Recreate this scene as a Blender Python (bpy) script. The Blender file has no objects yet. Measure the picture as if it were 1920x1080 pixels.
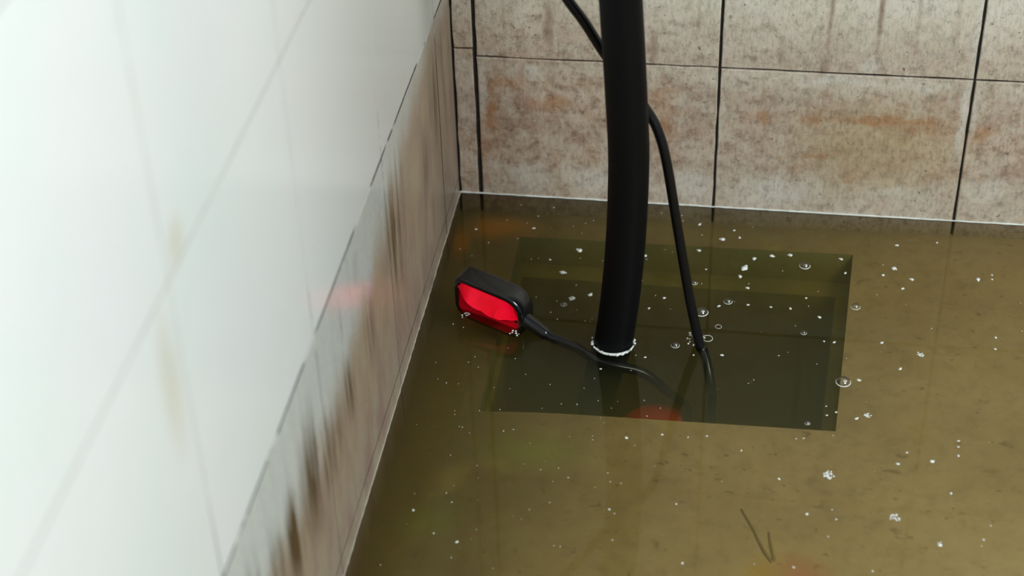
import bpy, bmesh, math, random
from mathutils import Vector, Matrix

# ------------------------------------------------------------------ camera, world, light, exposure
scene = bpy.context.scene
COL = scene.collection
cam_data = bpy.data.cameras.new('camera')
cam = bpy.data.objects.new('camera', cam_data)
COL.objects.link(cam)
cam_data.sensor_width = 36.0
cam_data.lens = 61.65
cam_data.clip_start = 0.05
CAM_R = ((0.98896, 0.14541, -0.02846), (-0.06520, 0.59989, 0.79742), (-0.13303, 0.78677, -0.60276))
rx, ry, rz = (Vector(r) for r in CAM_R)
M = Matrix(((rx[0], ry[0], -rz[0], 0.3786), (rx[1], ry[1], -rz[1], -1.8589), (rx[2], ry[2], -rz[2], 1.2722), (0, 0, 0, 1)))
cam.matrix_world = M
cam_data.dof.use_dof = True
cam_data.dof.focus_distance = 2.02
cam_data.dof.aperture_fstop = 3.6
scene.camera = cam

scene.view_settings.view_transform = 'Standard'
scene.view_settings.look = 'None'
scene.view_settings.gamma = 1.0
scene.view_settings.exposure = 0.0
scene.view_settings.use_curve_mapping = False
try:
    scene.cycles.max_bounces = 6
    scene.cycles.adaptive_threshold = 0.04
    scene.cycles.diffuse_bounces = 3
    scene.cycles.glossy_bounces = 3
    scene.cycles.transmission_bounces = 2
    scene.cycles.volume_bounces = 1
    scene.cycles.transparent_max_bounces = 16
except Exception:
    pass

world = bpy.data.worlds.new('overcast_daylight')
scene.world = world
world.use_nodes = True
bg = world.node_tree.nodes['Background']
bg.inputs[0].default_value = (0.90, 0.96, 1.0, 1)
bg.inputs[1].default_value = 0.30

ld = bpy.data.lights.new('daylight_opening', 'AREA')
ld.shape = 'RECTANGLE'
ld.size, ld.size_y = 1.3, 1.1
ld.energy = 84
ld.color = (0.90, 1.0, 0.99)
lo = bpy.data.objects.new('daylight_opening', ld)
COL.objects.link(lo)
lo.location = (1.9, -2.0, 2.0)
lo.rotation_euler = (Vector((0.0, -0.75, 0.35)) - lo.location).to_track_quat('-Z', 'Y').to_euler()

random.seed(11)

# ------------------------------------------------------------------ node helper
class G:
    def __init__(s, name):
        s.m = bpy.data.materials.new(name)
        s.m.use_nodes = True
        s.t = s.m.node_tree
        s.t.nodes.clear()
        s.out = s.t.nodes.new('ShaderNodeOutputMaterial')
        s._pos = None
    def n(s, kind, **kw):
        nd = s.t.nodes.new('ShaderNode' + kind)
        for k, v in kw.items():
            setattr(nd, k, v)
        return nd
    def put(s, sock, v):
        if v is None:
            return
        if isinstance(v, bpy.types.NodeSocket):
            s.t.links.new(v, sock)
        else:
            if isinstance(v, tuple) and len(v) == 3 and sock.type == 'RGBA':
                v = (*v, 1)
            sock.default_value = v
    def math(s, op, a, b=None, c=None, clamp=False):
        nd = s.n('Math', operation=op, use_clamp=clamp)
        for i, v in enumerate((a, b, c)):
            s.put(nd.inputs[i], v)
        return nd.outputs[0]
    def add(s, a, b): return s.math('ADD', a, b)
    def sub(s, a, b): return s.math('SUBTRACT', a, b)
    def mul(s, a, b): return s.math('MULTIPLY', a, b)
    def mx(s, a, b): return s.math('MAXIMUM', a, b)
    def pos(s):
        if s._pos is None:
            g = s.n('NewGeometry')
            x = s.n('SeparateXYZ')
            s.t.links.new(g.outputs['Position'], x.inputs[0])
            s._pos = (g.outputs['Position'], x.outputs[0], x.outputs[1], x.outputs[2])
        return s._pos
    def scaled(s, v, sc, off=(0, 0, 0)):
        mp = s.n('Mapping')
        s.put(mp.inputs['Vector'], v)
        mp.inputs['Scale'].default_value = sc
        mp.inputs['Location'].default_value = off
        return mp.outputs[0]
    def noise(s, vec, scale, detail=4, rough=0.6, dist=0.0, col=False):
        nd = s.n('TexNoise')
        s.put(nd.inputs['Vector'], vec)
        nd.inputs['Scale'].default_value = scale
        nd.inputs['Detail'].default_value = detail
        nd.inputs['Roughness'].default_value = rough
        nd.inputs['Distortion'].default_value = dist
        return nd.outputs['Color' if col else 'Fac']
    def ss(s, v, a, b, lo=0.0, hi=1.0):
        nd = s.n('MapRange', interpolation_type='SMOOTHSTEP')
        s.put(nd.inputs['Value'], v)
        for i, q in zip(('From Min', 'From Max', 'To Min', 'To Max'), (a, b, lo, hi)):
            s.put(nd.inputs[i], q)
        return nd.outputs[0]
    def ramp(s, v, pts):
        nd = s.n('ValToRGB')
        s.put(nd.inputs[0], v)
        e = nd.color_ramp.elements
        while len(e) < len(pts):
            e.new(0.5)
        for el, (p, c) in zip(e, pts):
            el.position = p
            el.color = (c, c, c, 1) if not isinstance(c, tuple) else (*c, 1)
        return nd.outputs[0]
    def mix(s, f, a, b, mode='MIX'):
        nd = s.n('Mix', data_type='RGBA', blend_type=mode)
        s.put(nd.inputs['Factor'], f)
        s.put(nd.inputs['A'], None)
        s.put(nd.inputs[6], a)
        s.put(nd.inputs[7], b)
        return nd.outputs[2]
    def blob(s, u, v, u0, v0, ru, rv, soft=0.6):
        a = s.math('DIVIDE', s.sub(u, u0), ru)
        b = s.math('DIVIDE', s.sub(v, v0), rv)
        d = s.math('SQRT', s.add(s.mul(a, a), s.mul(b, b)))
        return s.ss(d, 1.0 + soft * 0.5, 1.0 - soft)
    def bump(s, h, strength=0.3, dist=0.002):
        nd = s.n('Bump')
        s.put(nd.inputs['Height'], h)
        nd.inputs['Strength'].default_value = strength
        nd.inputs['Distance'].default_value = dist
        return nd.outputs[0]
    def principled(s, color, rough=0.5, normal=None, **kw):
        nd = s.n('BsdfPrincipled')
        s.put(nd.inputs['Base Color'], color)
        s.put(nd.inputs['Roughness'], rough)
        if normal is not None:
            s.put(nd.inputs['Normal'], normal)
        for k, v in kw.items():
            s.put(nd.inputs[k.replace('_', ' ')], v)
        s.t.links.new(nd.outputs[0], s.out.inputs['Surface'])
        return nd

# ------------------------------------------------------------------ materials
def mat_tile_back():
    g = G('stained_cream_tile')
    P, x, y, z = g.pos()
    wob = g.noise(g.scaled(P, (1, 1, 1)), 22, 5, 0.65)
    wob2 = g.noise(g.scaled(P, (1, 1, 1), (3.1, 0, 7)), 30, 5, 0.7)
    wx = g.add(x, g.mul(g.sub(wob, 0.5), 0.06))
    wz = g.add(z, g.mul(g.sub(wob2, 0.5), 0.05))
    big = g.noise(g.scaled(P, (1, 1, 1.6), (0.3, 0, 0)), 7, 6, 0.68)
    mot = g.noise(g.scaled(P, (1, 1, 0.8), (5, 0, 1)), 38, 6, 0.72)
    base = g.mix(g.ss(big, 0.35, 0.65), (0.74, 0.69, 0.55), (0.76, 0.70, 0.62))
    # brown film left by the falling water level
    film = g.ramp(g.math('DIVIDE', wz, 0.5, clamp=True), [(0.0, 0.62), (0.09, 0.66), (0.13, 0.92), (0.33, 0.86), (0.385, 0.52), (0.41, 0.70), (0.49, 0.56), (0.58, 0.16), (0.8, 0.10), (1.0, 0.05)])
    film = g.math('ADD', film, g.ss(x, 0.34, 0.10, 0, 0.22), clamp=True)  # brown made stronger towards the left corner
    film = g.mul(film, g.ss(mot, 0.30, 0.62, 0.55, 1.0))
    brown = g.mix(g.ss(big, 0.38, 0.62), (0.39, 0.255, 0.185), (0.50, 0.36, 0.255))
    c = g.mix(film, base, brown)
    blotch = g.noise(g.scaled(P, (1, 1, 1.3), (4, 0, 3)), 55, 6, 0.75)
    c = g.mix(g.mul(g.mul(g.ss(blotch, 0.50, 0.62), film), 0.75), c, (0.27, 0.165, 0.11))
    c = g.mix(g.mul(g.mul(g.ss(blotch, 0.44, 0.34), film), 0.55), c, (0.66, 0.58, 0.49))
    # ochre field on the middle tile
    c = g.mix(g.mul(g.blob(wx, wz, 0.52, 0.10, 0.11, 0.075, 0.8), 0.55), c, (0.46, 0.34, 0.17))
    # rust coloured patches
    rust_orange = None
    for (u, v, ru, rv, k) in ((0.048, 0.125, 0.010, 0.055, .8), (0.065, 0.168, 0.022, 0.013, .7), (0.12, 0.14, 0.028, 0.014, .55), (0.262, 0.15, 0.016, 0.030, .6),
                              (0.26, 0.105, 0.014, 0.022, .55), (0.38, 0.135, 0.020, 0.008, .55), (0.44, 0.137, 0.018, 0.010, .6), (0.54, 0.140, 0.085, 0.009, .75), (0.575, 0.128, 0.040, 0.010, .5), (0.645, 0.13, 0.020, 0.014, .6),
                              (0.455, 0.085, 0.020, 0.006, .5), (0.035, 0.06, 0.006, 0.04, .5), (0.50, 0.055, 0.02, 0.006, .35)):
        b = g.mul(g.blob(wx, wz, u, v, ru, rv, 0.8), k)
        rust_orange = b if rust_orange is None else g.mx(rust_orange, b)
    c = g.mix(g.mul(rust_orange, g.ss(mot, 0.28, 0.58, 0.3, 1)), c, (0.40, 0.185, 0.075))
    # pinkish brown runs down the upper tiles
    sx = g.add(x, g.mul(g.sub(wob, 0.5), 0.006))
    run = None
    for (u, v, ru, rv, k) in ((0.4545, 0.30, 0.0035, 0.075, .6), (0.512, 0.30, 0.004, 0.068, .75), (0.555, 0.29, 0.003, 0.06, .3), (0.60, 0.28, 0.004, 0.05, .25), (0.121, 0.25, 0.006, 0.045, .55),
                              (0.40, 0.225, 0.006, 0.02, .45), (0.453, 0.213, 0.006, 0.014, .5), (0.30, 0.28, 0.003, 0.05, .25), (0.248, 0.225, 0.007, 0.02, .6), (0.066, 0.25, 0.003, 0.05, .2)):
        b = g.mul(g.blob(sx, z, u, v, ru, rv, 0.9), k)
        run = b if run is None else g.mx(run, b)
    c = g.mix(run, c, (0.25, 0.145, 0.10))
    # pale lime along joints and above the water
    lime = None
    for (u, v, ru, rv, k) in ((0.622, 0.15, 0.006, 0.06, .8), (0.633, 0.16, 0.005, 0.04, .6), (0.40, 0.028, 0.055, 0.024, .6), (0.30, 0.030, 0.03, 0.028, .55), (0.47, 0.193, 0.06, 0.008, .6), (0.505, 0.212, 0.012, 0.012, .6), (0.57, 0.190, 0.04, 0.009, .5),
                              (0.19, 0.030, 0.05, 0.022, .55), (0.09, 0.03, 0.03, 0.02, .45), (0.33, 0.12, 0.004, 0.09, .45), (0.10, 0.182, 0.015, 0.012, .5), (0.66, 0.045, 0.03, 0.02, .5), (0.56, 0.035, 0.04, 0.012, .4), (0.036, 0.15, 0.006, 0.05, .5), (0.625, 0.26, 0.008, 0.06, .5), (0.015, 0.15, 0.012, 0.05, .3)):
        b = g.mul(g.blob(g.add(x, g.mul(g.sub(wob, 0.5), 0.015)), wz, u, v, ru, rv, 0.8), k)
        lime = b if lime is None else g.mx(lime, b)
    c = g.mix(g.mul(lime, g.ss(mot, 0.33, 0.55, 0.35, 1)), c, (0.70, 0.66, 0.59))
    # fine vertical grain, pits and dark specks
    gr = g.noise(g.scaled(P, (1.5, 1.5, 0.55)), 160, 5, 0.7)
    c = g.mix(1.0, c, g.ramp(gr, [(0.30, 0.60), (0.5, 0.92), (0.70, 1.0)]), 'MULTIPLY')
    mot2 = g.noise(g.scaled(P, (1, 1, 0.7), (2, 0, 6)), 75, 5, 0.75)
    c = g.mix(1.0, c, g.ramp(mot2, [(0.34, 0.66), (0.48, 0.95), (0.7, 1.0)]), 'MULTIPLY')
    sp = g.noise(g.scaled(P, (1, 1, 1), (9, 2, 4)), 120, 3, 0.6)
    c = g.mix(g.mul(g.ss(sp, 0.64, 0.71), 0.75), c, (0.10, 0.06, 0.04))
    sp2 = g.noise(g.scaled(P, (1, 1, 1), (1, 7, 2)), 190, 3, 0.6)
    c = g.mix(g.mul(g.ss(sp2, 0.66, 0.72), 0.4), c, (0.62, 0.58, 0.50))
    nm = g.bump(g.add(gr, g.mul(mot, 1.5)), 0.35, 0.0015)
    g.principled(c, g.ss(mot, 0.3, 0.7, 0.42, 0.65), nm, Specular_IOR_Level=0.35)
    return g.m

def mat_tile_left():
    g = G('glazed_white_tile')
    P, x, y, z = g.pos()
    d = g.mul(y, -1.0)                                   # distance from the corner
    big = g.noise(P, 5, 4, 0.6)
    med = g.noise(g.scaled(P, (1, 1, 0.35)), 26, 5, 0.65)
    base = g.mix(g.ss(big, 0.35, 0.65), (0.75, 0.78, 0.77), (0.79, 0.78, 0.79))
    low = g.ss(z, 0.301, 0.305, 1, 0)                    # tiles below the first joint carry the old water film
    base = g.mix(g.mul(low, 0.55), base, (0.52, 0.53, 0.49))
    # shade towards the corner, painted into the base as a grey tint
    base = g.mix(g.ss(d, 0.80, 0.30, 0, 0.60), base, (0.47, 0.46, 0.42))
    # brown film, higher near the corner
    top = g.ss(d, 0.05, 0.62, 0.31, 0.200)
    top = g.add(top, g.mul(g.sub(med, 0.5), 0.11))
    bm = g.ss(g.sub(z, top), 0.035, -0.045)
    brown = g.mix(g.ss(med, 0.35, 0.65), (0.31, 0.21, 0.155), (0.37, 0.28, 0.185))
    c = g.mix(g.mul(g.mul(bm, low), 0.95), base, brown)
    pk = g.ss(z, 0.12, 0.04, 0, 0.70)
    c = g.mix(pk, c, g.mix(g.ss(med, 0.4, 0.6), (0.30, 0.205, 0.17), (0.36, 0.29, 0.23)))
    # dark vertical runs in clusters
    st = g.noise(g.scaled(P, (1, 1, 0.05), (0, 2, 0)), 60, 4, 0.7)
    thin = g.ss(st, 0.40, 0.58)
    dw = g.add(d, g.mul(g.sub(med, 0.5), 0.03))
    run = None
    for (u, v, ru, rv, k) in ((0.355, 0.19, 0.042, 0.075, 1.0), (0.335, 0.235, 0.03, 0.04, .7), (0.592, 0.165, 0.022, 0.038, .9), (0.735, 0.185, 0.040, 0.070, 1.0), (0.65, 0.155, 0.02, 0.04, .8), (0.69, 0.17, 0.02, 0.05, .9), (0.805, 0.175, 0.028, 0.055, 1.2), (0.86, 0.19, 0.02, 0.05, .8),
                              (0.125, 0.21, 0.022, 0.06, .8), (0.185, 0.165, 0.025, 0.05, .6), (0.50, 0.165, 0.025, 0.04, .6), (0.06, 0.2, 0.012, 0.08, .6), (0.53, 0.26, 0.006, 0.03, .4), (0.595, 0.25, 0.006, 0.03, .4), (0.92, 0.20, 0.03, 0.06, .9), (0.02, 0.2, 0.008, 0.1, .4)):
        b = g.mul(g.blob(dw, z, u, v, ru, rv, 0.9), k)
        run = b if run is None else g.mx(run, b)
    c = g.mix(g.math('MULTIPLY', run, thin, clamp=True), c, (0.085, 0.050, 0.022))
    faint = g.mul(g.mul(g.ss(st, 0.50, 0.62), low), g.ss(z, 0.04, 0.12, 0.0, 0.10))
    c = g.mix(faint, c, (0.28, 0.20, 0.15))
    # pale yellowish seep below two upper joints
    seep = g.mx(g.mul(g.blob(d, z, 1.005, 0.52, 0.02, 0.06, 0.9), 0.45), g.mul(g.blob(d, z, 0.955, 0.60, 0.018, 0.02, 0.9), 0.5))
    c = g.mix(seep, c, (0.62, 0.55, 0.40))
    fine = g.noise(g.scaled(P, (1, 1, 0.4)), 240, 4, 0.7)
    c = g.mix(g.mul(low, 0.45), c, g.ramp(fine, [(0.3, 0.62), (0.65, 1.0)]), 'MULTIPLY')
    rgh = g.add(0.16, g.mul(g.mul(bm, low), 0.20))
    g.principled(c, rgh, g.bump(g.add(med, g.mul(fine, 0.3)), 0.10, 0.002), Specular_IOR_Level=0.5)
    return g.m

def mat_grout(name, dark, pale, lo, hi, scale=40):
    g = G(name)
    P = g.pos()[0]
    n = g.noise(P, scale, 5, 0.7)
    g.principled(g.mix(g.ss(n, lo, hi), dark, pale), 0.85, g.bump(n, 0.5, 0.003))
    return g.m

def mat_grout_left():
    g = G('patchy_grey_grout')
    P, x, y, z = g.pos()
    n = g.noise(P, 14, 4, 0.6)
    c = g.mix(g.ss(n, 0.50, 0.58), (0.055, 0.048, 0.04), (0.50, 0.48, 0.44))
    c = g.mix(g.ss(z, 0.32, 0.40), c, (0.40, 0.385, 0.36))
    c = g.mix(g.ss(z, 0.295, 0.24), c, (0.03, 0.025, 0.02))
    g.principled(c, 0.85, g.bump(n, 0.4, 0.002))
    return g.m

def mat_floor():
    g = G('silty_concrete')
    P, x, y, z = g.pos()
    a = g.noise(P, 6, 6, 0.65)
    b = g.noise(P, 45, 6, 0.7)
    c = g.mix(g.ss(a, 0.35, 0.65), (0.43, 0.33, 0.19), (0.51, 0.40, 0.24))
    c = g.mix(0.6, c, g.ramp(b, [(0.28, 0.58), (0.5, 0.92), (0.75, 1.0)]), 'MULTIPLY')
    # floor goes darker olive towards the left wall and behind the pit
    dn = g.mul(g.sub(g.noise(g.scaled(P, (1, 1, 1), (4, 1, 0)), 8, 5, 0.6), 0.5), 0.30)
    dark_olive = g.mx(g.ss(g.add(x, dn), 0.36, 0.04, 0, 0.80), g.mul(g.ss(g.sub(g.add(x, g.mul(dn, 0.5)), g.mul(y, 2.0)), 0.85, 0.35), 0.55))
    c = g.mix(dark_olive, c, g.mix(g.ss(b, 0.4, 0.6), (0.21, 0.15, 0.065), (0.20, 0.175, 0.06)))
    s1 = g.noise(g.scaled(P, (1, 1.4, 1), (2, 3, 0)), 26, 3, 0.55)
    s3 = g.noise(g.scaled(P, (1, 1.3, 1), (6, 5, 0)), 85, 3, 0.6)
    c = g.mix(g.mul(g.ss(s3, 0.64, 0.71), 0.55), c, (0.14, 0.10, 0.05))
    c = g.mix(g.mul(g.ss(s1, 0.66, 0.74), 0.55), c, (0.16, 0.12, 0.06))
    s2 = g.noise(g.scaled(P, (1, 1, 1), (8, 3, 0)), 9, 3, 0.5)
    c = g.mix(g.mul(g.ss(s2, 0.60, 0.74), 0.45), c, (0.50, 0.42, 0.13))
    wob = g.mul(g.sub(g.noise(P, 30, 4, 0.6), 0.5), 0.03)
    wx, wy = g.add(x, wob), g.sub(y, wob)
    r = g.mx(g.mul(g.blob(wx, wy, 0.450, -0.617, 0.034, 0.038, 0.9), 0.75), g.mul(g.blob(wx, wy, 0.655, -0.635, 0.02, 0.03, 0.9), 0.6))
    c = g.mix(r, c, (0.50, 0.20, 0.11))
    c = g.mix(g.mul(g.blob(wx, wy, 0.410, -0.612, 0.017, 0.03, 0.9), 0.7), c, (0.52, 0.34, 0.07))
    rust_orange = g.mx(g.blob(wx, wy, 0.055, -0.033, 0.050, 0.026, 0.9), g.blob(wx, wy, 0.012, -0.065, 0.012, 0.03, 0.9))  # orange patches in the back left corner
    c = g.mix(g.mul(rust_orange, 0.85), c, (0.72, 0.33, 0.06))
    green = g.mx(g.blob(wx, wy, 0.16, -0.45, 0.06, 0.03, 1.0), g.blob(wx, wy, 0.06, -0.56, 0.03, 0.03, 1.0))
    c = g.mix(g.mul(green, 0.5), c, (0.30, 0.36, 0.07))
    g.principled(c, 0.85, g.bump(b, 0.4, 0.002))
    return g.m

def mat_water():
    g = G('murky_water')
    P = g.pos()[0]
    rip = g.bump(g.noise(P, 9, 2, 0.4), 0.02, 0.004)
    fr = g.n('Fresnel')
    fr.inputs['IOR'].default_value = 1.33
    g.put(fr.inputs['Normal'], rip)
    tr = g.n('BsdfTransparent')
    gl = g.n('BsdfGlossy')
    gl.inputs['Roughness'].default_value = 0.02
    g.put(gl.inputs['Normal'], rip)
    mx = g.n('MixShader')
    L = g.t.links.new
    L(fr.outputs[0], mx.inputs[0]); L(tr.outputs[0], mx.inputs[1]); L(gl.outputs[0], mx.inputs[2])
    L(mx.outputs[0], g.out.inputs['Surface'])
    ab = g.n('VolumeAbsorption')
    ab.inputs['Color'].default_value = (0.70, 0.58, 0.05, 1)
    ab.inputs['Density'].default_value = 15.0
    sc = g.n('VolumeScatter')
    sc.inputs['Color'].default_value = (0.86, 1.0, 0.55, 1)
    sc.inputs['Density'].default_value = 2.2
    ad = g.n('AddShader')
    L(ab.outputs[0], ad.inputs[0]); L(sc.outputs[0], ad.inputs[1])
    L(ad.outputs[0], g.out.inputs['Volume'])
    return g.m

def mat_plain(name, color, rough, spec=0.5, bump=0.0, scale=200):
    g = G(name)
    P = g.pos()[0]
    n = g.noise(P, scale, 4, 0.6)
    c = g.mix(g.mul(n, 0.35), color, tuple(v * 0.7 for v in color))
    g.principled(c, rough, g.bump(n, bump, 0.001) if bump else None, Specular_IOR_Level=spec)
    return g.m

def mat_foam():
    g = G('white_foam')
    n = g.noise(g.pos()[0], 900, 3, 0.6)
    g.principled(g.mix(n, (0.80, 0.81, 0.77), (0.58, 0.60, 0.57)), 0.25, None, Specular_IOR_Level=0.8)
    return g.m

def mat_bubble():
    g = G('thin_bubble_film')
    lw = g.n('LayerWeight')
    lw.inputs['Blend'].default_value = 0.5
    tr = g.n('BsdfTransparent')
    gl = g.n('BsdfGlossy')
    gl.inputs['Roughness'].default_value = 0.06
    mx = g.n('MixShader')
    L = g.t.links.new
    L(g.math('MULTIPLY', lw.outputs['Fresnel'], 1.0, clamp=True), mx.inputs[0])
    L(tr.outputs[0], mx.inputs[1]); L(gl.outputs[0], mx.inputs[2])
    L(mx.outputs[0], g.out.inputs['Surface'])
    return g.m

def mat_red():
    g = G('red_plastic_lens')
    n = g.noise(g.pos()[0], 60, 3, 0.5)
    g.principled(g.mix(g.ss(n, 0.35, 0.65), (0.93, 0.001, 0.018), (1.0, 0.002, 0.030)), 0.22, None, Specular_IOR_Level=0.22)
    return g.m

MAT = dict(
    tb=mat_tile_back(), tl=mat_tile_left(),
    gb=mat_grout('black_mildewed_grout', (0.012, 0.010, 0.008), (0.045, 0.032, 0.022), 0.45, 0.75),
    gl=mat_grout_left(),
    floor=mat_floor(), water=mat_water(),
    pit=mat_grout('slimy_pit_concrete', (0.28, 0.32, 0.12), (0.42, 0.42, 0.18), 0.35, 0.65, 14),
    rubber=mat_plain('black_rubber_hose', (0.0035, 0.0035, 0.004), 0.5, 0.12, 0.05, 400),
    cable=mat_plain('black_cable_sheath', (0.005, 0.005, 0.006), 0.22, 0.35, 0.04, 400),
    black=mat_plain('black_gloss_plastic', (0.004, 0.004, 0.005), 0.16, 0.7),
    red=mat_red(), foam=mat_foam(), film=mat_bubble(),
    pump_red=mat_plain('red_pump_paint', (0.85, 0.035, 0.02), 0.4),
    twig=mat_plain('wet_bark', (0.30, 0.22, 0.105), 0.7),
    edge_strip=mat_plain('grey_scum', (0.37, 0.33, 0.26), 0.5),
)

# ------------------------------------------------------------------ object helpers
def link(o, parent=None, **props):
    COL.objects.link(o)
    if parent is not None:
        o.parent = parent
    for k, v in props.items():
        o[k] = v
    return o

def mesh_obj(name, verts, faces, mat, parent=None, smooth=False, **props):
    me = bpy.data.meshes.new(name)
    me.from_pydata([tuple(v) for v in verts], [], faces)
    me.validate()
    bm = bmesh.new(); bm.from_mesh(me)
    bmesh.ops.recalc_face_normals(bm, faces=bm.faces)
    bm.to_mesh(me); bm.free()
    me.materials.append(MAT[mat])
    if smooth:
        for f in me.polygons:
            f.use_smooth = True
    return link(bpy.data.objects.new(name, me), parent, **props)

def bm_obj(name, bm, mat, parent=None, smooth=True, angle=None, **props):
    me = bpy.data.meshes.new(name)
    bmesh.ops.recalc_face_normals(bm, faces=bm.faces)
    bm.to_mesh(me); bm.free()
    me.materials.append(MAT[mat])
    for f in me.polygons:
        f.use_smooth = smooth
    if angle:
        me.set_sharp_from_angle(angle=math.radians(angle))
    return link(bpy.data.objects.new(name, me), parent, **props)

def spline(pts, n=14):
    P = [Vector(p) for p in pts]
    P = [P[0] * 2 - P[1]] + P + [P[-1] * 2 - P[-2]]
    out = []
    for i in range(1, len(P) - 2):
        a, b, c, d = P[i - 1:i + 3]
        for k in range(n):
            t = k / n
            out.append(0.5 * ((2 * b) + (c - a) * t + (2 * a - 5 * b + 4 * c - d) * t * t + (3 * b - a - 3 * c + d) * t ** 3))
    out.append(P[-2])
    return out

def tube(bm, path, rad, seg=24, cap=True):
    path = [Vector(p) for p in path]
    ref = None
    rings = []
    for i, p in enumerate(path):
        t = (path[min(i + 1, len(path) - 1)] - path[max(i - 1, 0)]).normalized()
        if ref is None:
            ref = t.orthogonal().normalized()
        ref = (ref - t * ref.dot(t)).normalized()
        bn = t.cross(ref)
        r = rad(i / (len(path) - 1)) if callable(rad) else rad
        rings.append([bm.verts.new(p + (ref * math.cos(a) + bn * math.sin(a)) * r) for a in (2 * math.pi * k / seg for k in range(seg))])
    for a, b in zip(rings, rings[1:]):
        for k in range(seg):
            bm.faces.new((a[k], a[(k + 1) % seg], b[(k + 1) % seg], b[k]))
    if cap:
        bm.faces.new(rings[0][::-1]); bm.faces.new(rings[-1])

# ------------------------------------------------------------------ tiled walls
def tile_mesh(u0, u1, v0, v1, put, jit, thick=0.009, ins=0.0009, bev=0.0011):
    """a tile with chipped edges; put(u, v, depth) gives the world point, depth 0 = glazed face"""
    per = []
    def side(a, b):
        n = max(2, int((Vector(b) - Vector(a)).length / 0.02))
        for k in range(n):
            t = k / n
            per.append((a[0] + (b[0] - a[0]) * t, a[1] + (b[1] - a[1]) * t, 0 if k == 0 else 1))
    side((u0, v0), (u1, v0)); side((u1, v0), (u1, v1)); side((u1, v1), (u0, v1)); side((u0, v1), (u0, v0))
    cu, cv = (u0 + u1) / 2, (v0 + v1) / 2
    outer, face = [], []
    for (u, v, k) in per:
        ju = random.uniform(-jit, jit * 0.3); jv = random.uniform(-jit, jit * 0.3)
        if abs(abs(u - cu) - (u1 - u0) / 2) < 1e-9:
            u += math.copysign(ju, u - cu)
        if abs(abs(v - cv) - (v1 - v0) / 2) < 1e-9:
            v += math.copysign(jv, v - cv)
        outer.append((u, v))
        face.append((u - math.copysign(min(ins, abs(u - cu)), u - cu), v - math.copysign(min(ins, abs(v - cv)), v - cv)))
    n = len(outer)
    V = [put(u, v, 0) for u, v in face] + [put(u, v, bev) for u, v in outer] + [put(u, v, thick) for u, v in outer]
    F = [tuple(range(n))]
    for k in range(n):
        j = (k + 1) % n
        F.append((k, j, n + j, n + k)); F.append((n + k, n + j, 2 * n + j, 2 * n + k))
    return V, F

def slab(name, lo, hi, mat, **kw):
    x0, y0, z0 = lo; x1, y1, z1 = hi
    V = [(x, y, z) for x in (x0, x1) for y in (y0, y1) for z in (z0, z1)]
    F = [(0, 1, 3, 2), (4, 6, 7, 5), (0, 4, 5, 1), (2, 3, 7, 6), (0, 2, 6, 4), (1, 5, 7, 3)]
    return mesh_obj(name, V, F, mat, **kw)

XR, YN = 1.83, -1.75
# back wall
wall_back = slab('wall_back', (-0.06, 0.0035, -0.45), (XR, 0.10, 1.105), 'gb', kind='structure', label='back wall of grimy cream tiles with black joints above the water')
put_b = lambda u, v, dpt: (u, dpt, v)
xs = [0.0015, 0.0279] + [0.0279 + 0.3 * k for k in range(1, 7)]
zs = [-0.098, 0.202, 0.502, 0.802, 1.102]
for i in range(len(xs) - 1):
    for j in range(len(zs) - 1):
        gl_ = 0.0031 if i == 1 else 0.0020
        gr_ = 0.0031 if i == 0 else 0.0020
        if i == 0: gl_ = 0.0010
        dz = 0.010 if i == 0 else 0.0
        zlo = zs[j] + (dz if j else 0); zhi = zs[j + 1] + dz
        V, F = tile_mesh(xs[i] + gl_, xs[i + 1] - gr_, zlo + 0.0017, zhi - 0.0017, put_b, 0.0013 if i < 2 else 0.0008)
        mesh_obj('tile', V, F, 'tb', parent=wall_back)
# left wall
wall_left = slab('wall_left', (-0.10, YN, -0.45), (-0.00015, 0.0035, 1.430), 'gl', kind='structure', label='bright white glazed tile wall with brown runs near the water')
put_l = lambda u, v, dpt: (-dpt, -u, v)
us = [0.0015, 0.0954] + [0.0954 + 0.2943 * k for k in range(1, 6)]
vs = [-0.258, 0.0228, 0.3030, 0.5839, 0.8650, 1.1460, 1.4270]
for i in range(len(us) - 1):
    for j in range(len(vs) - 1):
        wl_ = 0.0024 if (i == 1 and j < 2) else 0.0012
        wr_ = 0.0024 if (i == 0 and j < 2) else 0.0012
        hl_, ht_ = (0.0023 if j == 2 else 0.0015), (0.0023 if j == 1 else 0.0015)
        V, F = tile_mesh(us[i] + wl_, us[i + 1] - wr_, vs[j] + hl_, vs[j + 1] - ht_, put_l, 0.0006, 0.009, 0.0001, 0.0001)
        mesh_obj('tile', V, F, 'tl', parent=wall_left)

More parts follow.
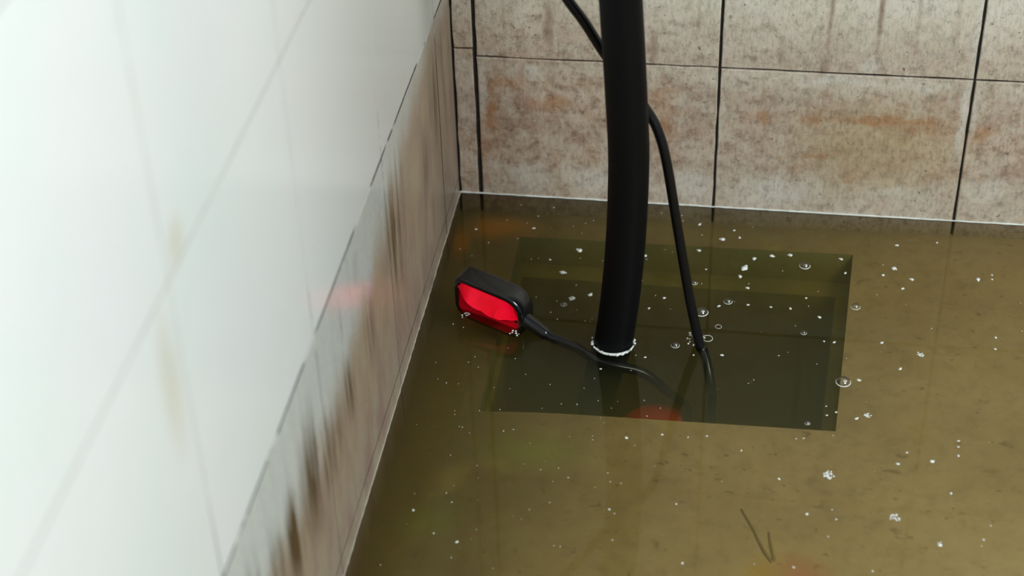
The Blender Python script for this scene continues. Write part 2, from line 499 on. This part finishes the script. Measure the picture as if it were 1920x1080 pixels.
# ------------------------------------------------------------------ floor and sump pit
PX0, PX1, PY0, PY1 = 0.086, 0.492, -0.386, -0.052
def zf(x, y):
    side = 0.028 * math.exp(-max(x, 0) / 0.07) * min(1.0, max(0.15, -y / 0.22))
    return -0.027 - side + 0.006 * min(1, max(0, (x - 0.3) / 0.5))
def warp(x, y):
    # the pit is slightly out of square: its right side runs askew
    k = min(1.0, max(0.0, (y - PY0) / (PY1 - PY0)))
    return x + (-0.008 + 0.022 * k) * max(0.0, 1.0 - abs(x - 0.485) / 0.25)
gx = sorted(set([-0.004 + k * 0.03 for k in range(0, 62)] + [PX0, PX1, XR]))
gy = sorted(set([YN + k * 0.035 for k in range(0, 51)] + [PY0, PY1, 0.004]))
gx = [v for v in gx if v <= XR]
V = [(warp(x, y), y, zf(x, y)) for x in gx for y in gy]
F = []
ny = len(gy)
for i in range(len(gx) - 1):
    for j in range(ny - 1):
        cx, cy = (gx[i] + gx[i + 1]) / 2, (gy[j] + gy[j + 1]) / 2
        if PX0 < cx < PX1 and PY0 < cy < PY1:
            continue
        F.append((i * ny + j, (i + 1) * ny + j, (i + 1) * ny + j + 1, i * ny + j + 1))
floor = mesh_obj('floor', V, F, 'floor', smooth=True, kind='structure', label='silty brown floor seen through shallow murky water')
LX0, LX1, LY0, LY1, LZ = PX0 + 0.006, PX1 - 0.016, PY0 + 0.004, PY1 - 0.030, -0.070
def edge(a, b, n=12):
    return [(a[0] + (b[0] - a[0]) * k / n, a[1] + (b[1] - a[1]) * k / n) for k in range(n + 1)]
corners = [(PX0, PY0), (PX1, PY0), (PX1, PY1), (PX0, PY1)]
inner = [(LX0, LY0), (LX1, LY0), (LX1, LY1), (LX0, LY1)]
V, F = [], []
for k in range(4):
    A, B = edge(corners[k], corners[(k + 1) % 4]), edge(inner[k], inner[(k + 1) % 4])
    o = len(V)
    n = len(A)
    V += [(warp(x, y), y, zf(x, y)) for x, y in A] + [(warp(x, y), y, LZ) for x, y in A] + [(warp(x, y), y, LZ) for x, y in B]
    for j in range(n - 1):
        F += [(o + j, o + j + 1, o + n + j + 1, o + n + j), (o + n + j, o + n + j + 1, o + 2 * n + j + 1, o + 2 * n + j)]
mesh_obj('pit_rim', V, F, 'pit', parent=floor, label='stepped rim of the square sump pit')
for k in range(4):
    a, b = (warp(*inner[k]), inner[k][1]), (warp(*inner[(k + 1) % 4]), inner[(k + 1) % 4][1])
    mesh_obj('pit_wall', [(*a, LZ), (*b, LZ), (*b, -0.36), (*a, -0.36)], [(0, 1, 2, 3)], 'pit', parent=floor)
mesh_obj('pit_bottom', [(warp(*c_), c_[1], -0.36) for c_ in inner], [(0, 1, 2, 3)], 'pit', parent=floor)

# ------------------------------------------------------------------ water
nx, ny = 40, 40
water = slab('water', (-0.0030, YN + 0.004, -0.40), (XR - 0.004, 0.0030, 0.0), 'water', kind='stuff', label='murky olive brown water standing over the basin floor and pit', category='water')
def edge_strip(name, put, length, w0, mat, lab):
    rnd = random.Random(5)
    n = int(length / 0.006)
    V, F = [], []
    for k in range(n + 1):
        u = length * k / n
        h = (0.0006 + 0.0008 * rnd.random()) * w0
        dpt = 0.0012 + 0.0008 * rnd.random()
        V += [put(u, h, -0.0002), put(u, 0.0006, -dpt), put(u, -0.0006, -dpt), put(u, -0.0010, -0.0002)]
        if k:
            o = 4 * k
            F += [(o - 4 + q, o + q, o + q + 1, o - 3 + q) for q in range(3)]
    mesh_obj(name, V, F, mat, parent=water, smooth=True, label=lab)
edge_strip('waterline_strip', put_b, XR - 0.01, 1.0, 'foam', 'thin white line along the back wall at the waterline')  # pale strip drawn along the back waterline
edge_strip('waterline_strip', put_l, 1.7, 0.7, 'edge_strip', 'thin pale foam line along the left wall')

# ------------------------------------------------------------------ pump in the pit
pump = link(bpy.data.objects.new('submersible_pump', None), label='red submersible pump sunk in the sump pit, only its domed top showing', category='pump')
pump.location = (0.284, -0.333, -0.367)
def lathe(bm, prof, seg=32, c=(0, 0)):
    rings = []
    for r, z in prof:
        rings.append([bm.verts.new((c[0] + r * math.cos(2 * math.pi * k / seg), c[1] + r * math.sin(2 * math.pi * k / seg), z)) for k in range(seg)])
    for a, b in zip(rings, rings[1:]):
        for k in range(seg):
            bm.faces.new((a[k], a[(k + 1) % seg], b[(k + 1) % seg], b[k]))
    bm.faces.new(rings[0][::-1]); bm.faces.new(rings[-1])
bm = bmesh.new(); lathe(bm, [(0.044, 0.075), (0.047, 0.09), (0.047, 0.265), (0.045, 0.275), (0.038, 0.284), (0.024, 0.290), (0.008, 0.292)])
bm_obj('motor_housing', bm, 'pump_red', pump, angle=50)
bm = bmesh.new(); lathe(bm, [(0.046, 0.0), (0.050, 0.006), (0.050, 0.05), (0.047, 0.062), (0.044, 0.075)])
bm_obj('strainer_base', bm, 'black', pump, angle=40)
bm = bmesh.new(); tube(bm, spline([(-0.045, 0.02, 0.05), (-0.066, 0.03, 0.055), (-0.079, 0.036, 0.075), (-0.082, 0.038, 0.105)], 8), 0.0185, 20)
bm_obj('outlet_elbow', bm, 'black', pump, angle=50)

# ------------------------------------------------------------------ hose
bm = bmesh.new()
tube(bm, spline([(0.203, -0.293, -0.255), (0.203, -0.293, -0.18), (0.208, -0.291, -0.10), (0.2195, -0.288, -0.04), (0.2291, -0.2866, 0.0), (0.2376, -0.2866, 0.0779), (0.2424, -0.2866, 0.1591), (0.2440, -0.2866, 0.2497), (0.2412, -0.2866, 0.3157), (0.2376, -0.2866, 0.379), (0.2338, -0.2866, 0.44), (0.230, -0.288, 0.52), (0.224, -0.292, 0.64), (0.216, -0.30, 0.78), (0.206, -0.31, 0.95)]), 0.0222, 32)
hose = bm_obj('discharge_hose', bm, 'rubber', label='thick black rubber hose rising from the water into the air', category='hose')
# ------------------------------------------------------------------ power cable
PCABLE = [(0.318, -0.350, -0.135), (0.336, -0.345, -0.112), (0.3446, -0.3350, -0.085), (0.3458, -0.3235, -0.062), (0.3453, -0.3188, -0.042), (0.3408, -0.3050, -0.022), (0.333, -0.2875, -0.005)]
bm = bmesh.new()
tube(bm, spline(PCABLE + [ (0.3283, -0.2820, 0.0), (0.3142, -0.272, 0.058), (0.2975, -0.262, 0.146), (0.2833, -0.2566, 0.226), (0.2735, -0.252, 0.262), (0.2605, -0.2476, 0.2866), (0.2286, -0.2466, 0.333), (0.2115, -0.2466, 0.3582), (0.1930, -0.2466, 0.390), (0.1754, -0.2466, 0.4158), (0.158, -0.247, 0.446), (0.130, -0.25, 0.50), (0.11, -0.255, 0.58), (0.10, -0.26, 0.70), (0.10, -0.265, 0.92)], 10), 0.0056, 20)
bm_obj('power_cable', bm, 'cable', label='thin black power cable looping behind the thick hose into the water', category='cable')

# ------------------------------------------------------------------ float switch
fs = link(bpy.data.objects.new('float_switch', None), label='black float switch with a bright red face bobbing beside the left wall', category='float switch')
FL = Vector((0.916, -0.3939, -0.0764)); FT = Vector((0.4007, 0.9082, 0.1207)); FU = Vector((0.0218, -0.1412, 0.9897))
corner = Vector((0.0366, -0.2487, 0.0517))
LEN, TH, HT = 0.0955, 0.0275, 0.066
mw = Matrix(((FL[0], FT[0], FU[0], 0), (FL[1], FT[1], FU[1], 0), (FL[2], FT[2], FU[2], 0), (0, 0, 0, 1)))
org = corner - FU * HT
fs.matrix_world = Matrix.Translation(org) @ mw
def rrect(x0, x1, z0, z1, rads, seg=9):
    out = []
    (rbl, rbr, rtr, rtl) = rads
    for (cx, cz, r, a0) in ((x1 - rbr, z0 + rbr, rbr, -90), (x1 - rtr, z1 - rtr, rtr, 0), (x0 + rtl, z1 - rtl, rtl, 90), (x0 + rbl, z0 + rbl, rbl, 180)):
        for k in range(seg + 1):
            a = math.radians(a0 + 90 * k / seg)
            out.append((cx + r * math.cos(a), cz + r * math.sin(a)))
    return out
def loft(bm, rings, cap0=True, cap1=True):
    R = [[bm.verts.new(v) for v in r] for r in rings]
    n = len(R[0])
    for a, b in zip(R, R[1:]):
        for k in range(n):
            bm.faces.new((a[k], a[(k + 1) % n], b[(k + 1) % n], b[k]))
    if cap0: bm.faces.new(R[0][::-1])
    if cap1: bm.faces.new(R[-1])
RAD = (0.020, 0.026, 0.026, 0.014)
def outline(ins, y):
    return [(x, y, z) for x, z in rrect(ins, LEN - ins, ins, HT - ins, [max(0.003, r - ins) for r in RAD])]
bm = bmesh.new()
loft(bm, [outline(0.0075, 0.004), outline(0.0070, 0.0), outline(0.0022, -0.0003), outline(0.0005, 0.0010), outline(0.0, 0.003), outline(0.0, TH - 0.006), outline(0.0012, TH - 0.002), outline(0.005, TH)], cap0=True)
bm_obj('float_body', bm, 'black', fs, angle=55)
# red lens: two facets meeting in a slanting ridge, the upper one tilted to the sky, the lower one to the water
bm = bmesh.new()
rim = rrect(0.0068, LEN - 0.0068, 0.0068, HT - 0.0068, [max(0.003, r - 0.0068) for r in RAD])
def ridge_z(x):
    t = x / LEN
    return HT * (0.80 - 0.27 * t)
base = [bm.verts.new((x, 0.0030, z)) for x, z in rim]
ring = [bm.verts.new((x, -0.0006, z)) for x, z in rim]
n = len(rim)
for k in range(n):
    bm.faces.new((base[k], base[(k + 1) % n], ring[(k + 1) % n], ring[k]))
NS = 14
mid = []
rr = random.Random(3)
for k in range(NS + 1):
    x = 0.0068 + (LEN - 0.0136) * k / NS
    edge_fade = min(1.0, 4 * min(k, NS - k) / NS)
    mid.append((x, -0.0006 - 0.0150 * edge_fade, ridge_z(x) + rr.uniform(-0.0014, 0.0014)))
def rim_z(x, up):
    best = None
    for k in range(n):
        (xa, za), (xb, zb) = rim[k], rim[(k + 1) % n]
        if min(xa, xb) - 1e-9 <= x <= max(xa, xb) + 1e-9 and abs(xb - xa) > 1e-9:
            z = za + (zb - za) * (x - xa) / (xb - xa)
            if best is None or (z > best if up else z < best):
                best = z
    return best if best is not None else HT / 2
for up in (True, False):
    cols = []
    for (x, y, z) in mid:
        ze = rim_z(min(max(x, 0.00681), LEN - 0.00681), up)
        col = []
        for q in range(5):
            t = q / 4
            bulge = rr.uniform(-0.0007, 0.0007) if 0 < q < 4 else 0
            if up:
                yy, zz = -0.0006 + (y + 0.0006) * (1 - t) + bulge, z + (ze - z) * t
            elif q == 0:
                yy, zz = y, z
            else:                                        # undercut below the ridge, shaped to throw the lower face into shadow
                tt = (q - 1) / 3
                yy = 0.0022 - 0.0028 * tt
                zz = (z - 0.0035) + (ze - z + 0.0035) * tt if z - 0.0035 > ze else z + (ze - z) * t
            col.append(bm.verts.new((x, yy, zz)))
        cols.append(col)
    for a, b in zip(cols, cols[1:]):
        for q in range(4):
            bm.faces.new((a[q], b[q], b[q + 1], a[q + 1]))
bmesh.ops.remove_doubles(bm, verts=bm.verts, dist=0.00005)
bm_obj('red_face', bm, 'red', fs, angle=28, label='bright red plastic face')
FCABLE = [(0.150, -0.2825, 0.0005), (0.160, -0.2858, -0.0030), (0.1858, -0.2950, -0.006), (0.2185, -0.3165, -0.008), (0.2645, -0.3150, -0.020), (0.2965, -0.3180, -0.045), (0.3180, -0.3170, -0.070), (0.3150, -0.3300, -0.105)]
# tapered cable boot and the cable down to the pump
bm = bmesh.new()
inv = fs.matrix_world.inverted()
boot = [inv @ Vector(v) for v in ((0.117, -0.268, 0.014), (0.130, -0.2745, 0.0095), (0.142, -0.2795, 0.0045), (0.1535, -0.2840, -0.001))]
bp = spline(boot, 8)
tube(bm, bp, lambda t: 0.0098 - 0.0030 * t - (0.0016 if t > 0.93 else 0), 20)
bm_obj('cable_boot', bm, 'black', fs, angle=50)
bm = bmesh.new()
tube(bm, [inv @ Vector(v) for v in spline(FCABLE, 10)], 0.0058, 16)
bm_obj('float_cable', bm, 'cable', fs)

# ------------------------------------------------------------------ bubbles and foam
def dome_bm(r, seg=20, rings=6, flat=0.75):
    bm = bmesh.new()
    R = []
    for k in range(rings):
        a = math.pi / 2 * k / rings
        R.append([(r * math.cos(a) * math.cos(2 * math.pi * q / seg), r * math.cos(a) * math.sin(2 * math.pi * q / seg), r * flat * math.sin(a)) for q in range(seg)])
    R = [[bm.verts.new(v) for v in ring_] for ring_ in R]
    for a, b in zip(R, R[1:]):
        for q in range(seg):
            bm.faces.new((a[q], a[(q + 1) % seg], b[(q + 1) % seg], b[q]))
    top = bm.verts.new((0, 0, r * flat))
    for q in range(seg):
        bm.faces.new((R[-1][q], R[-1][(q + 1) % seg], top))
    return bm
def rim_bm(r, w, seg=24):
    bm = bmesh.new()
    R = []
    for k in range(seg):
        a = 2 * math.pi * k / seg
        R.append([bm.verts.new(((r + w * math.cos(b)) * math.cos(a), (r + w * math.cos(b)) * math.sin(a), w * 0.8 * math.sin(b))) for b in (2 * math.pi * q / 6 for q in range(6))])
    for k in range(seg):
        a, b = R[k], R[(k + 1) % seg]
        for q in range(6):
            bm.faces.new((a[q], a[(q + 1) % 6], b[(q + 1) % 6], b[q]))
    return bm
def fleck_bm(r, seed, lumps=4):
    rnd = random.Random(seed)
    bm = bmesh.new()
    for k in range(lumps):
        a, d = rnd.uniform(0, 6.28), (0 if k == 0 else rnd.uniform(0.35, 0.65) * r)
        q = r * (0.62 if k == 0 else rnd.uniform(0.28, 0.45))
        mtx = Matrix.Translation((d * math.cos(a), d * math.sin(a), 0.0)) @ Matrix.Diagonal((1, 1, 0.55, 1))
        bmesh.ops.create_icosphere(bm, subdivisions=1, radius=q, matrix=mtx)
    return bm
def cluster_bm(r, seed, n=22):
    rnd = random.Random(seed)
    bm = bmesh.new()
    for k in range(n):
        a, d = rnd.uniform(0, 6.28), r * math.sqrt(rnd.random()) * 0.85
        q = r * rnd.uniform(0.10, 0.24)
        bmesh.ops.create_icosphere(bm, subdivisions=1, radius=q, matrix=Matrix.Translation((d * math.cos(a), d * math.sin(a), 0.0)) @ Matrix.Diagonal((1, 1, 0.7, 1)))
    return bm

BUBBLES = [(0.4452, -0.1163, 13.1, 'r'), (0.4905, -0.3309, 16.4, 'r'), (0.5052, -0.1916, 10.9, 'r'), (0.3264, -0.2215, 15.8, 'r'), (0.3366, -0.2697, 11.8, 'o'), (0.3477, -0.2466, 7.5, 'o'), (0.3564, -0.1976, 10.2, 'r'), (0.3004, -0.2866, 9.8, 'r'), (0.3147, -0.1651, 7.7, 'r'), (0.1637, -0.2239, 7.6, 'r'), (0.4521, -0.4046, 5.9, 'r'), (0.4458, -0.2477, 6.9, 'r'), (0.3437, -0.0711, 10.0, 'f'), (0.173, -0.2113, 10.2, 'f'), (0.1931, -0.2018, 7.7, 'f'), (0.17, -0.1135, 11.2, 'f'), (0.1546, -0.1608, 10.4, 'f'), (0.1358, -0.1363, 4.6, 'f'), (0.5848, -0.5732, 8.3, 'f'), (0.5821, -0.4501, 6.4, 'f'), (0.5466, -0.4584, 5.2, 'f'), (0.5996, -0.4968, 4.6, 'f'), (0.5046, -0.3907, 5.9, 'f'), (0.5538, -0.3005, 6.1, 'f'), (0.5341, -0.2557, 6.2, 'f'), (0.5522, -0.1091, 8.6, 'f'), (0.5724, -0.1297, 6.6, 'f'), (0.5612, -0.149, 5.9, 'f'), (0.6503, -0.1212, 8.6, 'f'), (0.6672, -0.1108, 4.0, 'f'), (0.6666, -0.1195, 4.0, 'f'), (0.538, -0.1248, 5.2, 'f'), (0.5567, -0.0609, 5.4, 'f'), (0.6054, -0.0501, 4.1, 'f'), (0.373, -0.1284, 13.7, 'f'), (0.3686, -0.1463, 7.8, 'f'), (0.4049, -0.0996, 8.6, 'f'), (0.4275, -0.0961, 7.3, 'f'), (0.3838, -0.1074, 7.2, 'f'), (0.3572, -0.05, 4.7, 'f'), (0.3135, -0.0418, 6.1, 'f'), (0.3645, -0.0654, 5.3, 'f'), (0.3163, -0.0979, 7.3, 'f'), (0.327, -0.1356, 3.3, 'f'), (0.3784, -0.1678, 5.8, 'f'), (0.3797, -0.2012, 5.1, 'f'), (0.3462, -0.207, 5.7, 'f'), (0.4066, -0.2024, 4.4, 'f'), (0.4297, -0.203, 5.7, 'f'), (0.448, -0.1802, 3.8, 'f'), (0.4638, -0.2156, 5.7, 'f'), (0.469, -0.26, 3.7, 'f'), (0.4805, -0.2607, 5.0, 'f'), (0.3546, -0.298, 5.5, 'f'), (0.2807, -0.1985, 5.7, 'f'), (0.2514, -0.1161, 6.6, 'f'), (0.2506, -0.1667, 4.5, 'f'), (0.2647, -0.2201, 5.1, 'f'), (0.4887, -0.0973, 6.6, 'f'), (0.4937, -0.1252, 5.2, 'f'), (0.6631, -0.2316, 5.1, 'f'), (0.661, -0.2532, 4.4, 'f'), (0.2593, -0.4501, 5.2, 'f'), (0.2971, -0.4406, 4.1, 'f'), (0.383, -0.4564, 3.5, 'f'), (0.4235, -0.4956, 4.5, 'f'), (0.2522, -0.5612, 3.9, 'f'), (0.4528, -0.5447, 4.5, 'f'), (0.4829, -0.5489, 2.8, 'f'), (0.1045, -0.6256, 4.9, 'f'), (0.6115, -0.4148, 4.1, 'f'), (0.611, -0.4242, 3.5, 'f'), (0.6102, -0.4386, 4.7, 'f'), (0.5571, -0.4397, 3.5, 'f'), (0.6282, -0.5606, 3.3, 'f'), (0.5181, -0.617, 3.3, 'f'), (0.4413, -0.6211, 3.8, 'f'), (0.4726, -0.3891, 3.6, 'f'), (0.4719, -0.374, 3.0, 'f'), (0.4823, -0.3826, 3.6, 'f'), (0.5075, -0.3253, 6.1, 'f'), (0.0345, -0.0819, 4.7, 'f'), (0.1071, -0.0719, 5.4, 'f'), (0.0551, -0.1087, 2.7, 'f'), (0.3451, -0.4377, 3.5, 'f'), (0.3201, -0.5453, 2.8, 'f'), (0.3319, -0.6283, 3.8, 'f'), (0.0518, -0.5862, 4.4, 'f'), (0.0787, -0.6164, 2.7, 'f'), (0.4484, -0.4293, 2.9, 'f'), (0.4183, -0.2919, 2.5, 'f'), (0.3221, -0.3016, 3.1, 'f'), (0.2197, -0.338, 3.6, 'f'), (0.2682, -0.3115, 4.3, 'f'), (0.3253, -0.4417, 2.9, 'f'), (0.4757, -0.4839, 14.3, 'c'), (0.5417, -0.5396, 12.3, 'c'), (0.5167, -0.384, 9.5, 'c'), (0.5766, -0.2723, 9.9, 'c')]
RING_LABELS = [
    'clear round bubble floating over the far right corner of the pit',
    'largest lone bubble, floating on the right edge of the pit',
    'clear bubble just outside the right edge of the pit near its middle',
    'big clear bubble touching the thin power cable above its foam patch',
    'faint empty bubble ring right of the power cable at the waterline',
    'small faint bubble ring a little above and right of the cable foam patch',
    'bright bubble over the dark pit, right of the big cable bubble',
    'bright bubble left of the power cable foam patch',
    'small clear bubble touching the power cable higher up',
    'small clear bubble between float switch and hose, nearer the float',
    'small clear bubble in the near right corner of the pit',
    'small clear bubble in the middle right of the dark pit',
]
CLUSTER_LABELS = [
    'round raft of white froth on the brown water below the pit',
    'ragged star of pale froth low on the right of the water',
    'pointed raft of froth right of the near right pit corner',
    'oval raft of froth on the brown water right of the pit',
]
ORD = ['first', 'second', 'third', 'fourth', 'fifth', 'sixth', 'seventh', 'eighth', 'ninth', 'tenth', 'eleventh', 'twelfth', 'thirteenth', 'fourteenth', 'fifteenth', 'sixteenth', 'seventeenth', 'eighteenth', 'nineteenth', 'twentieth', 'last but one', 'last']
spots = {}
for idx, (bx, by, dia, kind) in enumerate(BUBBLES):
    if kind != 'f':
        continue
    if by > -0.10 and bx > 0.30: place = 'beside the back wall'
    elif bx < 0.21 and by > -0.30: place = 'between float switch and hose'
    elif PX0 < bx < PX1 and by > -0.21: place = 'over the far half of the pit'
    elif PX0 < bx < PX1 and by > -0.385: place = 'over the near half of the pit'
    elif bx >= PX1 and by > -0.25: place = 'right of the pit, in the upper right'
    elif bx >= PX1 and by > -0.40: place = 'right of the pit, halfway down'
    elif bx > 0.44: place = 'in the lower right of the water'
    else: place = 'below the pit'
    spots.setdefault(place, []).append((bx, idx, dia))
fleck_label = {}
for place, rows in spots.items():
    rows.sort()
    for k, (bx, idx, dia) in enumerate(rows):
        size = 'larger' if dia > 7.5 else ('small' if dia > 4.6 else 'tiny')
        fleck_label[idx] = '%s white foam fleck %s, %s from the left' % (size, place, ORD[min(k, 21)])
ri = ci = 0
fleck_mesh = {}
for idx, (bx, by, dia, kind) in enumerate(BUBBLES):
    r = dia / 2000.0
    if kind in 'ro':
        e = link(bpy.data.objects.new('bubble', None), label=RING_LABELS[ri], category='bubble', group='bubbles on the water')
        e.location = (bx, by, 0.0004)
        ri += 1
        if kind == 'r':
            bm_obj('film', dome_bm(r * 0.95), 'film', e)
            bm = bmesh.new()
            bmesh.ops.create_icosphere(bm, subdivisions=2, radius=r * 0.30, matrix=Matrix.Translation((r * 0.22, r * 0.10, r * 0.10)) @ Matrix.Diagonal((1, 0.8, 0.5, 1)))
            bm_obj('glint_core', bm, 'foam', e)  # pale lump standing in for the bubble's highlight
            bm_obj('rim', rim_bm(r * 0.95, r * 0.10), 'foam', e)
        else:
            bm_obj('rim', rim_bm(r * 0.95, r * 0.07), 'foam', e)
    elif kind == 'c':
        o = bm_obj('froth_raft', cluster_bm(r, idx, 26), 'foam', smooth=True, label=CLUSTER_LABELS[ci], category='froth', group='froth rafts on the water')
        o.location = (bx, by, 0.0003)
        ci += 1
    else:
        v = idx % 6
        if v not in fleck_mesh:
            t = bm_obj('foam_fleck', fleck_bm(1.0, 40 + v, 3 + v % 3), 'foam')
            fleck_mesh[v] = t.data
            bpy.data.objects.remove(t)
        lab = fleck_label[idx]
        o = link(bpy.data.objects.new('foam_fleck', fleck_mesh[v]), label=lab, category='foam', group='foam flecks on the water')
        o.location = (bx, by, 0.0002)
        o.scale = (r * 1.18, r * 1.05, r)
        o.rotation_euler = (0, 0, random.uniform(0, 6.28))
# collar of foam round the hose
collar = link(bpy.data.objects.new('foam_collar', None), label='white foam ring of small bubbles round the hose at the waterline', category='foam')
hc = Vector((0.2291, -0.2866, 0.0))
collar.location = hc
rnd = random.Random(8)
for k in range(30):
    a = math.radians(172 + 205 * k / 29)
    q = 0.0011 + 0.0012 * rnd.random() * (1.3 if 200 < math.degrees(a) < 340 else 0.8)
    bm = bmesh.new()
    rr_ = 0.0222 + q * 0.9 + rnd.uniform(0, 0.0016)
    bmesh.ops.create_icosphere(bm, subdivisions=2, radius=q, matrix=Matrix.Translation((rr_ * math.cos(a), rr_ * math.sin(a), 0.0004)) @ Matrix.Diagonal((1, 1, 0.75, 1)))
    bm_obj('bubble', bm, 'film' if k % 4 == 1 else 'foam', collar)
bm = bmesh.new()
tube(bm, [(0.0246 * math.cos(a), 0.0246 * math.sin(a), 0.0002) for a in (math.radians(205 + 150 * k / 24) for k in range(25))], lambda t: 0.0007 + 0.0011 * math.sin(math.pi * t), 8)
bm_obj('froth_band', bm, 'foam', collar)
# foam patch round the power cable
patch = link(bpy.data.objects.new('foam_patch', None), label='patch of fine froth where the power cable enters the water', category='foam')
patch.location = (0.3225, -0.2720, 0.0)
for k in range(40):
    a, d = rnd.uniform(0, 6.28), 0.0108 * math.sqrt(rnd.random())
    q = rnd.uniform(0.0006, 0.0016)
    bm = bmesh.new()
    bmesh.ops.create_icosphere(bm, subdivisions=1, radius=q, matrix=Matrix.Translation((d * math.cos(a), d * math.sin(a) * 1.3, 0.0003)) @ Matrix.Diagonal((1, 1, 0.75, 1)))
    bm_obj('bubble', bm, 'film' if k % 3 == 1 else 'foam', patch)
# froth clinging to the float face
for (px_, py_, rr_, lab) in ((0.0515, -0.2580, 0.0062, 'froth clinging to the left half of the red float face'), (0.1130, -0.2850, 0.0068, 'froth clinging to the float face beside its cable boot')):
    o = bm_obj('froth_raft', cluster_bm(rr_, int(px_ * 1e4), 11), 'foam', label=lab, category='froth', group='froth rafts on the water')
    o.location = (px_, py_, 0.0006)
# uncountable dust specks on the surface
bm = bmesh.new()
rnd = random.Random(21)
for k in range(420):
    x_, y_ = rnd.uniform(0.02, 1.2), rnd.uniform(-1.1, -0.02)
    if rnd.random() < 0.4: x_ = rnd.uniform(0.02, 0.3)
    q = rnd.uniform(0.0003, 0.0008)
    bmesh.ops.create_icosphere(bm, subdivisions=1, radius=q, matrix=Matrix.Translation((x_, y_, 0.0001)) @ Matrix.Rotation(rnd.uniform(0, 3), 4, 'Z') @ Matrix.Diagonal((1.6, 0.8, 0.5, 1)))
bm_obj('floating_dust', bm, 'foam', kind='stuff', label='fine pale dust specks scattered over the water surface', category='dust')
# forked twig under the water
bm = bmesh.new()
tube(bm, spline([(0.3872, -0.520, -0.0248), (0.400, -0.547, -0.0248), (0.4123, -0.5776, -0.0248), (0.421, -0.592, -0.0255)], 6), lambda t: 0.0008 + 0.0012 * t, 8)
tube(bm, spline([(0.4164, -0.5503, -0.0248), (0.4185, -0.566, -0.0248), (0.423, -0.590, -0.0255)], 6), lambda t: 0.0009 + 0.0008 * t, 8)
bm_obj('twig', bm, 'twig', label='dark forked twig lying under the water at the bottom of the frame', category='twig')
